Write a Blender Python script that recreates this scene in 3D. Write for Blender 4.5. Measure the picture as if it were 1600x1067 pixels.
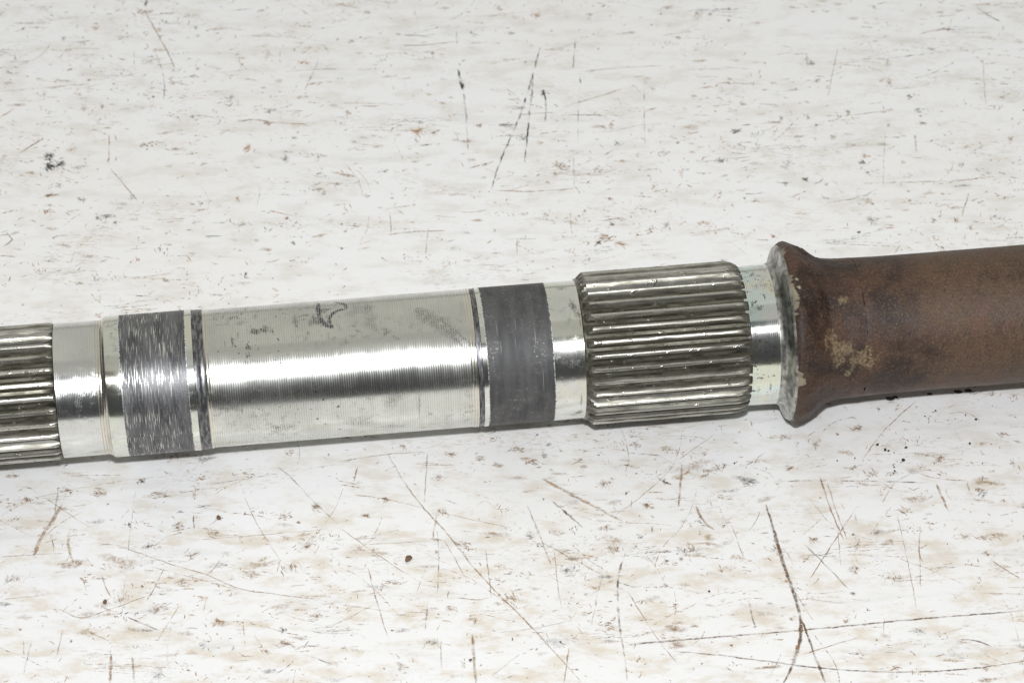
import bpy, math, random
from mathutils import Vector, Matrix, noise as mnoise

for o in list(bpy.data.objects):
    bpy.data.objects.remove(o)
SC = bpy.context.scene
C = SC.collection
rnd = random.Random(7)

# ------------------------------------------------------------------ camera
W0, H0 = 1600.0, 1067.0                 # size in which the measurements were taken
F = 5000.0                              # focal length in those pixels
D = 0.810                               # metres from lens to the shaft
ALPHA = math.radians(47.0)              # camera pitch
PSI = math.atan(0.0798 / math.sin(ALPHA))   # heading of the shaft on the table
HAX = 142.0 / F * D + 0.0003            # height of the shaft axis (it rests on its flange)
fwd = Vector((0, math.cos(ALPHA), -math.sin(ALPHA)))
upv = Vector((0, math.sin(ALPHA), math.cos(ALPHA)))
CAM = Vector((0, 0, HAX)) - fwd * D + upv * ((553.8 - H0 / 2) / F * D)
cd = bpy.data.cameras.new('camera')
cam = bpy.data.objects.new('camera', cd)
C.objects.link(cam)
cam.matrix_world = Matrix((
    (1, upv.x, -fwd.x, CAM.x), (0, upv.y, -fwd.y, CAM.y), (0, upv.z, -fwd.z, CAM.z), (0, 0, 0, 1)))
cd.sensor_width = 36.0
cd.lens = F * 36.0 / W0
cd.clip_start, cd.clip_end = 0.01, 50.0
cd.dof.use_dof = True
cd.dof.focus_distance = D - 0.012
cd.dof.aperture_fstop = 30.0
SC.camera = cam

# ------------------------------------------------------------------ light
world = bpy.data.worlds.new('World')
SC.world = world
world.use_nodes = True
bg = world.node_tree.nodes['Background']
bg.inputs['Color'].default_value = (0.95, 0.97, 1.0, 1)
bg.inputs['Strength'].default_value = 0.05


def area_lamp(name, loc, target, sx, sy, radiance, color):
    ld = bpy.data.lights.new(name, 'AREA')
    ld.shape = 'RECTANGLE'
    ld.size, ld.size_y = sx, sy
    ld.energy = radiance * math.pi * sx * sy
    ld.color = color
    lo = bpy.data.objects.new(name, ld)
    C.objects.link(lo)
    lo.location = loc
    lo.rotation_euler = (Vector(target) - Vector(loc)).to_track_quat('-Z', 'Y').to_euler()
    return lo


# warm soft light of the room behind and overhead, a long lamp added in front to draw the highlight, and the small flash above the lens
area_lamp('room_lamp', (0, 1.65, 0.85), (0, 0.102, -1.947), 3.4, 3.2, 0.47, (1.0, 0.98, 0.89))
area_lamp('overhead_lamp', (0, -0.15, 1.62), (0, -0.15, 0), 3.4, 0.84, 0.36, (1.0, 0.98, 0.89))
area_lamp('highlight_lamp', (0.0, -0.755, 1.138), (0, 0, HAX), 2.0, 0.20, 2.4, (1.0, 0.99, 0.97))
fl_pos = CAM + upv * 0.085
area_lamp('flash_lamp', fl_pos, (0, 0, 0), 0.034, 0.022, 2050.0, (0.955, 0.975, 1.0))

SC.view_settings.view_transform = 'Standard'
SC.view_settings.look = 'None'
SC.view_settings.exposure = 0.17
SC.view_settings.gamma = 1.0
SC.cycles.transparent_max_bounces = 24
SC.cycles.use_denoising = True


# ------------------------------------------------------------------ measuring helpers
def S(x):
    """metres along the shaft for a picture column on its axis"""
    q = x - W0 / 2
    return q * D / (F * math.cos(PSI) - q * math.sin(PSI) * math.cos(ALPHA))


def RM(x, r):
    """metres for a half height of r picture units at column x"""
    return r * 0.997 * (D + S(x) * math.sin(PSI) * math.cos(ALPHA)) / F


def ray(x, y):
    return (fwd + Vector((1, 0, 0)) * ((x - W0 / 2) / F) - upv * ((y - H0 / 2) / F)).normalized()


def on_table(x, y):
    d = ray(x, y)
    t = -CAM.z / d.z
    return (CAM.x + d.x * t, CAM.y + d.y * t)


def on_shaft(x, y, r):
    """(axial, angle) where the sight line meets the cylinder of radius r"""
    rot = Matrix.Rotation(-PSI, 3, 'Z')
    o = rot @ (CAM - Vector((0, 0, HAX)))
    d = rot @ ray(x, y)
    a = d.y * d.y + d.z * d.z
    b = o.y * d.y + o.z * d.z
    c = o.y * o.y + o.z * o.z - r * r
    q = b * b - a * c
    t = (-b - math.sqrt(max(q, 0))) / a
    p = o + d * t
    return p.x, math.atan2(p.z, p.y)


# ------------------------------------------------------------------ node helpers
class G:
    def __init__(self, name):
        self.mat = bpy.data.materials.new(name)
        self.mat.use_nodes = True
        self.t = self.mat.node_tree
        self.t.nodes.clear()
        self.out = self.n('ShaderNodeOutputMaterial')

    def n(self, typ, **kw):
        nd = self.t.nodes.new(typ)
        for k, v in kw.items():
            setattr(nd, k, v)
        return nd

    def put(self, sock, v):
        if v is None:
            return
        if hasattr(v, 'is_output'):
            self.t.links.new(v, sock)
        else:
            if isinstance(v, (tuple, list)) and len(v) == 3 and sock.type == 'RGBA':
                v = (*v, 1.0)
            sock.default_value = v

    def m(self, op, a, b=None, c=None):
        nd = self.n('ShaderNodeMath', operation=op)
        for i, v in enumerate((a, b, c)):
            self.put(nd.inputs[i], v)
        return nd.outputs[0]

    def mul(self, a, b): return self.m('MULTIPLY', a, b)
    def add(self, a, b): return self.m('ADD', a, b)
    def sub(self, a, b): return self.m('SUBTRACT', a, b)

    def rng(self, v, a, b, lo=0.0, hi=1.0, smooth=True):
        nd = self.n('ShaderNodeMapRange', interpolation_type='SMOOTHSTEP' if smooth else 'LINEAR')
        self.put(nd.inputs['Value'], v)
        for k, q in zip(('From Min', 'From Max', 'To Min', 'To Max'), (a, b, lo, hi)):
            self.put(nd.inputs[k], q)
        return nd.outputs[0]

    def mix(self, f, a, b, blend='MIX'):
        nd = self.n('ShaderNodeMix', data_type='RGBA', blend_type=blend)
        self.put(nd.inputs[0], f)
        self.put(nd.inputs[6], a)
        self.put(nd.inputs[7], b)
        return nd.outputs[2]

    def lerp(self, f, a, b):
        nd = self.n('ShaderNodeMix', data_type='FLOAT')
        self.put(nd.inputs[0], f)
        self.put(nd.inputs[2], a)
        self.put(nd.inputs[3], b)
        return nd.outputs[0]

    def obj(self):
        return self.n('ShaderNodeTexCoord').outputs['Object']

    def sep(self, v):
        nd = self.n('ShaderNodeSeparateXYZ')
        self.put(nd.inputs[0], v)
        return nd.outputs

    def comb(self, x, y, z=0.0):
        nd = self.n('ShaderNodeCombineXYZ')
        for i, v in enumerate((x, y, z)):
            self.put(nd.inputs[i], v)
        return nd.outputs[0]

    def noise(self, vec, scale, detail=3.0, rough=0.55, dist=0.0):
        nd = self.n('ShaderNodeTexNoise')
        self.put(nd.inputs['Vector'], vec)
        nd.inputs['Scale'].default_value = scale
        nd.inputs['Detail'].default_value = detail
        nd.inputs['Roughness'].default_value = rough
        nd.inputs['Distortion'].default_value = dist
        return nd.outputs[0]

    def vor(self, vec, scale, feature='F1'):
        nd = self.n('ShaderNodeTexVoronoi', feature=feature)
        self.put(nd.inputs['Vector'], vec)
        nd.inputs['Scale'].default_value = scale
        return nd.outputs

    def bump(self, h, dist, strength=1.0, normal=None):
        nd = self.n('ShaderNodeBump')
        nd.inputs['Strength'].default_value = strength
        nd.inputs['Distance'].default_value = dist
        self.put(nd.inputs['Height'], h)
        self.put(nd.inputs['Normal'], normal)
        return nd.outputs[0]

    def bsdf(self, **kw):
        nd = self.n('ShaderNodeBsdfPrincipled')
        names = dict(color='Base Color', metal='Metallic', rough='Roughness', normal='Normal', alpha='Alpha',
                     spec='Specular IOR Level', coat='Coat Weight', coat_rough='Coat Roughness',
                     sss='Subsurface Weight')
        for k, v in kw.items():
            self.put(nd.inputs[names[k]], v)
        self.t.links.new(nd.outputs[0], self.out.inputs[0])
        return nd


def cyl(g):
    """object coordinates of a shaft part, and (axial, arc length) coordinates"""
    o = g.obj()
    x, y, z = g.sep(o)
    th = g.m('ARCTAN2', z, y)
    return o, x, th


# ------------------------------------------------------------------ materials
def mat_table():
    g = G('white_plastic')
    o = g.obj()
    x, y, z = g.sep(o)
    st = g.comb(g.mul(x, 0.18), y, z)
    big = g.noise(o, 9.0, 3.0)
    streak = g.noise(st, 140.0, 4.0, 0.6)
    grime = g.noise(g.comb(g.mul(x, 0.45), y, z), 160.0, 5.0, 0.68)
    fine = g.noise(g.comb(g.mul(x, 0.6), y, z), 900.0, 3.0, 0.6)
    front = g.rng(y, 0.02, -0.06)
    col = g.mix(g.rng(big, 0.35, 0.7), (0.855, 0.853, 0.855), (0.835, 0.825, 0.81))
    tint = g.mix(front, (0.65, 0.605, 0.53), (0.66, 0.57, 0.44))
    col = g.mix(g.mul(g.rng(grime, 0.46, 0.68), g.lerp(front, 0.45, 0.72)), col, tint)
    col = g.mix(g.mul(g.rng(streak, 0.54, 0.72), 0.34), col, (0.63, 0.61, 0.58))
    spk = g.mul(g.rng(fine, 0.60, 0.74), g.rng(g.noise(o, 60.0, 3.0), 0.42, 0.62))
    col = g.mix(g.mul(spk, 0.6), col, (0.42, 0.35, 0.27))
    zone = g.noise(g.comb(g.mul(x, 0.4), y, 2.0), 75.0, 4.0, 0.65)
    pit = g.noise(g.comb(g.mul(x, 0.28), y, 5.0), 1700.0, 4.0, 0.7, 0.4)
    pitm = g.mul(g.rng(pit, 0.52, 0.60), g.rng(zone, 0.50, 0.66))
    warm = g.noise(o, 45.0, 3.0, 0.6)
    col = g.mix(g.mul(pitm, 0.36), col, g.mix(g.rng(warm, 0.42, 0.6), (0.37, 0.335, 0.29), (0.44, 0.31, 0.18)))
    nrm = g.bump(g.add(g.mul(streak, 0.6), g.mul(fine, 0.4)), 0.00012, 0.6)
    g.bsdf(color=col, rough=g.lerp(g.rng(grime, 0.3, 0.7), 0.34, 0.55), normal=nrm, spec=0.45)
    return g.mat


def mat_marks():
    g = G('ground_in_dirt')
    at = g.n('ShaderNodeAttribute', attribute_name='tone')
    o = g.obj()
    x, y, z = g.sep(o)
    n1 = g.noise(g.comb(g.mul(x, 0.8), g.mul(y, 0.75), 0.0), 1500.0, 4.0, 0.7)
    n2 = g.noise(g.comb(x, y, 0.0), 600.0, 3.0, 0.6)
    brk = g.rng(g.add(g.mul(n1, 0.65), g.mul(n2, 0.35)), 0.42, 0.56, 0.22, 1.25)
    a = g.m('MINIMUM', g.mul(at.outputs['Alpha'], brk), 1.0)
    g.bsdf(color=at.outputs['Color'], rough=0.6, alpha=a, spec=0.25)
    return g.mat


def mat_solid_marks():
    g = G('dirt_in_scratch')
    at = g.n('ShaderNodeAttribute', attribute_name='tone')
    o = g.obj()
    x, y, z = g.sep(o)
    n1 = g.noise(g.comb(x, y, 0.0), 1100.0, 3.0, 0.6)
    n2 = g.noise(g.comb(x, y, 0.0), 260.0, 2.0, 0.5)
    brk = g.mul(g.rng(n1, 0.34, 0.56, 0.3, 1.0), g.rng(n2, 0.36, 0.6, 0.35, 1.0))
    a = g.m('MINIMUM', g.mul(at.outputs['Alpha'], brk), 1.0)
    g.bsdf(color=at.outputs['Color'], rough=0.6, alpha=a, spec=0.25)
    return g.mat


def turned(g, x, th, period, o):
    """height of fine lathe grooves, uneven along and around the shaft"""
    wob = g.noise(g.comb(g.mul(x, 1.0), g.mul(th, 0.004), 0.0), 240.0, 2.0)
    ph = g.mul(g.add(x, g.mul(wob, period * 0.5)), 2 * math.pi / period)
    w = g.m('SINE', ph)
    fine = g.noise(g.comb(x, g.mul(th, 0.0006), 0.0), 5200.0, 2.0)
    return g.add(w, g.mul(fine, 1.2))


def mat_turned(name, base=(0.73, 0.735, 0.69), period=0.00057, depth=0.000006, rough=0.2, stain=1.0, tint=None, comb=0.5):
    g = G(name)
    o, x, th = cyl(g)
    arc = g.mul(th, 0.0175)
    ca = g.comb(x, arc, 0.0)
    h = turned(g, x, th, period, o)
    patch = g.noise(o, 70.0, 4.0, 0.6)
    col = g.mix(g.rng(patch, 0.35, 0.7), base, tuple(c * 0.86 for c in base))
    if tint:                                            # thin passivation film in soft colours
        t1 = g.noise(ca, 60.0, 2.0)
        col = g.mix(g.mul(g.rng(t1, 0.40, 0.58), 0.6), col, tint[0])
        t2 = g.noise(g.comb(g.mul(x, 1.0), arc, 3.0), 90.0, 2.0)
        col = g.mix(g.mul(g.rng(t2, 0.47, 0.62), 0.5), col, tint[1])
    # grey worn film broken up by the grooves
    amp = g.rng(g.noise(g.comb(x, g.mul(arc, 0.12), 0.0), 700.0, 2.0), 0.3, 0.7, 0.35, 1.0)
    wob = g.noise(g.comb(x, g.mul(arc, 0.05), 0.0), 240.0, 2.0)
    line = g.mul(g.rng(g.m('SINE', g.mul(g.add(x, g.mul(wob, period * 0.5)), 2 * math.pi / period)), -0.3, 0.9), amp)
    col = g.mix(g.mul(line, comb * 0.85), col, tuple(c * 0.55 for c in base))
    n = g.noise(ca, 420.0, 5.0, 0.7)
    zone = g.rng(g.noise(o, 55.0, 2.0), 0.44, 0.66)
    groove = g.rng(g.m('SINE', g.mul(x, 2 * math.pi / period)), -0.6, 0.8, 0.35, 1.0)
    film = g.mul(g.mul(g.rng(n, 0.50, 0.64), zone), groove)
    col = g.mix(g.mul(film, 0.62 * stain), col, (0.20, 0.195, 0.175))
    spots = g.mul(g.rng(g.noise(ca, 900.0, 3.0, 0.6), 0.63, 0.70), g.rng(g.noise(o, 40.0, 2.0), 0.45, 0.6))
    col = g.mix(g.mul(spots, 0.75 * stain), col, (0.09, 0.085, 0.075))
    scr = g.rng(g.noise(g.comb(g.mul(x, 6.0), g.mul(arc, 0.5), 7.0), 400.0, 2.0), 0.66, 0.74)
    ro = g.add(g.add(g.lerp(g.rng(patch, 0.3, 0.7), rough * 0.7, rough * 1.1), g.mul(film, 0.18)), g.mul(line, comb * 0.18))
    col = g.mix(g.mul(scr, 0.25), col, (0.30, 0.29, 0.26))
    nrm = g.bump(h, depth, 0.8)
    nrm = g.bump(g.noise(ca, 1800.0, 2.0), 0.000006, 0.5, nrm)
    g.bsdf(color=col, metal=1.0, rough=ro, normal=nrm)
    return g.mat


def border(g, o, x, x0, x1):
    n = g.noise(o, 1700.0, 3.0, 0.6)
    d = g.m('MINIMUM', g.sub(x, x0), g.sub(x1, x))
    return g.rng(g.add(d, g.mul(g.sub(n, 0.5), 0.0011)), 0.00016, 0.00004)


def mat_band_streaked():
    g = G('dark_worn_band')
    o, x, th = cyl(g)
    arc = g.mul(th, 0.0178)
    s1 = g.noise(g.comb(x, g.mul(arc, 0.06), 0.0), 3600.0, 3.0, 0.6)
    s2 = g.noise(g.comb(x, g.mul(arc, 0.030), 5.0), 5600.0, 1.0, 0.5)
    broad = g.noise(g.comb(x, g.mul(arc, 0.25), 2.0), 260.0, 2.0)
    col = g.mix(g.rng(broad, 0.35, 0.65), (0.070, 0.070, 0.075), (0.15, 0.15, 0.155))
    col = g.mix(g.mul(g.rng(s1, 0.50, 0.66), 0.5), col, (0.30, 0.30, 0.295))
    lt = g.mul(g.rng(s2, 0.60, 0.68), g.rng(g.add(x, g.mul(broad, 0.004)), S(288) + 0.002, S(268) + 0.002, 0.15, 1.0))
    col = g.mix(g.mul(lt, 0.95), col, (0.72, 0.71, 0.65))
    sp = g.rng(g.noise(o, 2500.0, 2.0), 0.62, 0.70)
    col = g.mix(g.mul(sp, 0.45), col, (0.40, 0.40, 0.40))
    col = g.mix(g.mul(border(g, o, x, S(194.5), S(297)), 0.8), col, (0.7, 0.69, 0.65))
    nrm = g.bump(g.add(s1, g.mul(s2, 0.8)), 0.000010, 0.6)
    g.bsdf(color=col, metal=0.6, rough=g.lerp(lt, 0.46, 0.28), normal=nrm)
    return g.mat


def mat_band_speckled():
    g = G('dark_speckled_band')
    o, x, th = cyl(g)
    arc = g.mul(th, 0.0175)
    n1 = g.noise(o, 1300.0, 4.0, 0.7)
    n2 = g.noise(o, 190.0, 3.0)
    n3 = g.noise(g.comb(x, g.mul(arc, 0.12), 0.0), 480.0, 2.0)
    col = g.mix(g.rng(n3, 0.38, 0.62), (0.070, 0.070, 0.073), (0.100, 0.099, 0.098))
    col = g.mix(g.mul(g.rng(n2, 0.4, 0.65), 0.4), col, (0.14, 0.138, 0.134))
    lt = g.mul(g.rng(n1, 0.55, 0.66), g.rng(n2, 0.40, 0.60))
    col = g.mix(g.mul(lt, 0.3), col, (0.36, 0.355, 0.34))
    scr = g.rng(g.noise(g.comb(g.mul(x, 1.0), g.mul(arc, 0.03), 9.0), 2400.0, 1.0), 0.70, 0.76)
    col = g.mix(g.mul(scr, 0.4), col, (0.5, 0.5, 0.5))
    col = g.mix(g.mul(border(g, o, x, S(754), S(856)), 0.8), col, (0.7, 0.69, 0.65))
    nrm = g.bump(n1, 0.000022, 0.6)
    g.bsdf(color=col, metal=0.45, rough=g.lerp(lt, 0.62, 0.32), normal=nrm)
    return g.mat


def mat_groove():
    g = G('dark_groove_film')
    o, x, th = cyl(g)
    arc = g.mul(th, 0.0175)
    n = g.noise(g.comb(x, g.mul(arc, 0.2), 0.0), 1500.0, 3.0, 0.65)
    col = g.mix(g.rng(n, 0.4, 0.66), (0.075, 0.075, 0.08), (0.26, 0.26, 0.26))
    g.bsdf(color=col, metal=0.8, rough=0.36, normal=g.bump(n, 0.000015, 0.6))
    return g.mat


def mat_spline(name, r_root, r_tip, floor=False):
    """steel teeth: bare along the tips, a grey film on the flanks, old grease and painted shade low in the grooves"""
    g = G(name)
    o, x, th = cyl(g)
    n1 = g.noise(g.comb(g.mul(x, 0.10), g.mul(th, 0.018), 0.0), 900.0, 4.0, 0.65)
    n2 = g.noise(g.comb(g.mul(x, 0.4), g.mul(th, 0.018), 2.0), 420.0, 4.0, 0.65)
    grain = g.noise(g.comb(x, g.mul(th, 0.004), 6.0), 4200.0, 2.0)
    ox, oy, oz = g.sep(o)
    rad = g.m('SQRT', g.add(g.mul(oy, oy), g.mul(oz, oz)))
    t = g.rng(rad, r_root, r_tip, 0.0, 1.0, smooth=False)
    d = g.add(g.sub(g.add(g.mul(n1, 0.6), g.mul(n2, 0.4)), 0.5), g.mul(g.sub(g.noise(o, 130.0, 3.0), 0.47), 0.7))
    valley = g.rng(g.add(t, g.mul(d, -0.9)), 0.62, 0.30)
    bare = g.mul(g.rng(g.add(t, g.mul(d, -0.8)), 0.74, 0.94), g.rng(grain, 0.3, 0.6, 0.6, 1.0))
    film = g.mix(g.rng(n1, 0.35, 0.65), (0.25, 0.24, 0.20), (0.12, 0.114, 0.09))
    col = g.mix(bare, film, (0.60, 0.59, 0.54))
    col = g.mix(g.mul(valley, 0.94), col, g.mix(g.rng(n2, 0.35, 0.65), (0.020, 0.018, 0.012), (0.085, 0.078, 0.056)))  # grease colour that also paints the groove shade onto the lower flanks
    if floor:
        col = g.mix(g.rng(n2, 0.40, 0.64), (0.17, 0.162, 0.128), (0.055, 0.050, 0.034))  # greasy groove floor, painted lighter than the flanks as if lit
    lump = g.rng(g.noise(g.comb(g.mul(x, 0.6), g.mul(th, 0.018), 9.0), 620.0, 3.0, 0.6), 0.60, 0.70)
    col = g.mix(g.mul(lump, 0.6), col, (0.20, 0.19, 0.165))
    nrm = g.bump(g.add(g.mul(lump, 1.0), g.mul(n1, 0.25)), 0.00008, 0.7)
    g.bsdf(color=col, metal=g.lerp(valley, g.lerp(bare, 0.75, 1.0), 0.15), rough=g.lerp(bare, g.lerp(lump, 0.36, 0.16), 0.27), normal=nrm, spec=0.5)
    if floor:
        nd = g.t.nodes['Principled BSDF']
        for k in ('Metallic', 'Roughness'):
            for l in list(nd.inputs[k].links):
                g.t.links.remove(l)
        nd.inputs['Metallic'].default_value, nd.inputs['Roughness'].default_value = 0.7, 0.3
    return g.mat


def blob_mask(g, o, pts):
    """union of soft irregular patches about points on the shaft"""
    wob = g.noise(o, 420.0, 4.0, 0.65)
    tot = None
    for p, r in pts:
        nd = g.n('ShaderNodeVectorMath', operation='DISTANCE')
        g.put(nd.inputs[0], o)
        nd.inputs[1].default_value = p
        v = g.add(nd.outputs['Value'], g.mul(g.sub(wob, 0.5), r * 3.4))
        k = g.rng(v, r * 1.0, r * 0.45)
        tot = k if tot is None else g.m('MAXIMUM', tot, k)
    return tot


def shaft_pt(x, y, rpx):
    r = RM(x, rpx)
    s, a = on_shaft(x, y, r)
    return (s, r * math.cos(a), r * math.sin(a))


def mat_rust(name, flange):
    g = G(name)
    o, x, th = cyl(g)
    n1 = g.noise(o, 75.0, 5.0, 0.62, 0.6)
    n2 = g.noise(o, 260.0, 5.0, 0.65)
    n3 = g.noise(o, 1700.0, 4.0, 0.75)
    n4 = g.noise(g.comb(x, g.add(g.mul(th, 0.017), 3.0), 0.0), 90.0, 3.0, 0.6)
    dark = (0.020, 0.009, 0.0055)
    mid = (0.068, 0.032, 0.018)
    sheen = (0.102, 0.060, 0.035)
    col = g.mix(g.rng(n1, 0.36, 0.62), dark, mid)
    if not flange:
        col = g.mix(g.mul(g.rng(g.add(x, g.mul(n4, 0.05)), S(1390) + 0.02, S(1450) + 0.03), g.rng(n2, 0.3, 0.62, 0.35, 0.9)), col, sheen)  # paler right part paints the tube's soft highlight into the rust
    col = g.mix(g.mul(g.rng(n2, 0.52, 0.68), 0.45), col, (0.105, 0.055, 0.028))
    col = g.mix(g.mul(g.rng(n3, 0.53, 0.66), 0.5), col, (0.175, 0.115, 0.072))
    col = g.mix(g.mul(g.rng(n3, 0.47, 0.36), 0.7), col, (0.022, 0.011, 0.008))
    tan = blob_mask(g, o, [(shaft_pt(1305, 540, 110), 0.0030), (shaft_pt(1318, 546, 109), 0.0030), (shaft_pt(1352, 560, 108), 0.0034), (shaft_pt(1338, 563, 108), 0.0024),
                           (shaft_pt(1325, 582, 108), 0.0016), (shaft_pt(1290, 530, 112), 0.0024), (shaft_pt(1310, 560, 110), 0.0024), (shaft_pt(1315, 470, 110), 0.0016)])
    col = g.mix(g.mul(tan, g.rng(n3, 0.38, 0.58, 0.2, 0.52)), col, g.mix(g.rng(n3, 0.4, 0.6), (0.22, 0.155, 0.080), (0.34, 0.27, 0.155)))
    if not flange:
        red = blob_mask(g, o, [(shaft_pt(1528, 505, 107), 0.0034), (shaft_pt(1540, 480, 107), 0.0026), (shaft_pt(1575, 510, 107), 0.0016), (shaft_pt(1500, 425, 107), 0.0014)])
        col = g.mix(g.mul(red, 0.12), col, (0.20, 0.045, 0.035))
    else:
        wob = g.noise(g.comb(0.0, g.mul(th, 0.022), 1.0), 85.0, 5.0, 0.72)
        wid = g.rng(wob, 0.42, 0.78, -0.0006, 0.0028)
        d = g.sub(g.sub(x, S(1223)), wid)
        crust = g.mul(g.rng(g.add(d, g.mul(g.sub(n2, 0.5), 0.0022)), 0.0002, -0.0002), 0.72)
        col = g.mix(crust, col, g.mix(g.rng(n2, 0.4, 0.6), (0.36, 0.32, 0.21), (0.24, 0.215, 0.165)))
        pale = blob_mask(g, o, [(shaft_pt(1243, 440, 138), 0.0010), (shaft_pt(1248, 450, 136), 0.0009)])
        col = g.mix(g.mul(pale, 0.8), col, (0.42, 0.38, 0.26))
        white = blob_mask(g, o, [(shaft_pt(1268, 633, 130), 0.0008)])
        col = g.mix(white, col, (0.62, 0.60, 0.57))
    nrm = g.bump(g.add(g.mul(n3, 0.5), n2), 0.00050 if flange else 0.00036, 0.8)
    g.bsdf(color=col, rough=g.rng(n2, 0.3, 0.7, 0.44, 0.62), normal=nrm, spec=0.5, metal=0.0)
    return g.mat


def mat_flange_face():
    g = G('scuffed_steel')
    o, x, th = cyl(g)
    n1 = g.noise(g.comb(g.mul(x, 2.0), g.mul(th, 0.01), 0.0), 500.0, 4.0, 0.65)
    n2 = g.noise(o, 300.0, 4.0, 0.65)
    col = g.mix(g.rng(n1, 0.35, 0.65), (0.56, 0.56, 0.53), (0.28, 0.28, 0.26))
    col = g.mix(g.mul(g.rng(n2, 0.46, 0.62), 0.75), col, (0.11, 0.10, 0.08))
    g.bsdf(color=col, metal=1.0, rough=0.36, normal=g.bump(n1, 0.00004, 0.6))
    return g.mat


def mat_ink():
    g = G('faded_ink')
    at = g.n('ShaderNodeAttribute', attribute_name='tone')
    o, x, th = cyl(g)
    n = g.noise(g.comb(x, g.mul(th, 0.0175), 0.0), 1500.0, 3.0, 0.65)
    gr = g.rng(g.m('SINE', g.mul(x, 2 * math.pi / 0.00057)), -0.9, 0.6, 0.35, 1.0)
    a = g.mul(g.mul(at.outputs['Alpha'], g.rng(n, 0.36, 0.54, 0.15, 1.0)), gr)
    g.bsdf(color=at.outputs['Color'], rough=0.45, alpha=a, spec=0.4)
    return g.mat


def mat_spots():
    g = G('dark_spots')
    at = g.n('ShaderNodeAttribute', attribute_name='tone')
    o, x, th = cyl(g)
    n = g.noise(g.comb(x, g.mul(th, 0.0175), 0.0), 2300.0, 3.0, 0.65)
    a = g.m('MINIMUM', g.mul(at.outputs['Alpha'], g.rng(n, 0.42, 0.52, 0.05, 1.3)), 1.0)
    g.bsdf(color=at.outputs['Color'], rough=0.45, alpha=a, metal=0.6)
    return g.mat


def mat_grit(name, a, b):
    g = G(name)
    o = g.obj()
    n = g.noise(o, 2500.0, 3.0)
    g.bsdf(color=g.mix(n, a, b), rough=0.6, normal=g.bump(n, 0.0001, 0.6))
    return g.mat


# ------------------------------------------------------------------ mesh helpers
def link(name, me, mat, parent=None, loc=None):
    ob = bpy.data.objects.new(name, me)
    C.objects.link(ob)
    if mat and not me.materials:
        me.materials.append(mat)
    ob.parent = parent
    if loc:
        ob.location = loc
    return ob


def mesh_of(name, verts, faces, smooth=True, sharp=None):
    me = bpy.data.meshes.new(name)
    me.from_pydata(verts, [], faces)
    if smooth:
        me.polygons.foreach_set('use_smooth', [True] * len(me.polygons))
        if sharp:
            me.set_sharp_from_angle(angle=math.radians(sharp))
    me.update()
    return me


# ------------------------------------------------------------------ table top
M_TABLE, M_MARK, M_LINE = mat_table(), mat_marks(), mat_solid_marks()
TX, Y0, Y1, TT = 1.2, -0.42, 1.5, 0.03
bv = 0.003


def slab():
    vs, fs = [], []
    for z, inset in ((0, bv), (-bv, 0), (-TT + bv, 0), (-TT, bv)):
        vs += [(-TX + inset, Y0 + inset, z), (TX - inset, Y0 + inset, z), (TX - inset, Y1 - inset, z), (-TX + inset, Y1 - inset, z)]
    fs.append((0, 1, 2, 3))
    for k in range(3):
        for i in range(4):
            j = (i + 1) % 4
            fs.append((4 * k + j, 4 * k + i, 4 * k + 4 + i, 4 * k + 4 + j))
    fs.append((15, 14, 13, 12))
    return mesh_of('table_top', vs, fs, smooth=False)


table = link('table_top', slab(), M_TABLE)
table['kind'] = 'structure'
table['label'] = 'scuffed white plastic table top with ground-in dirt and scratches'


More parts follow.
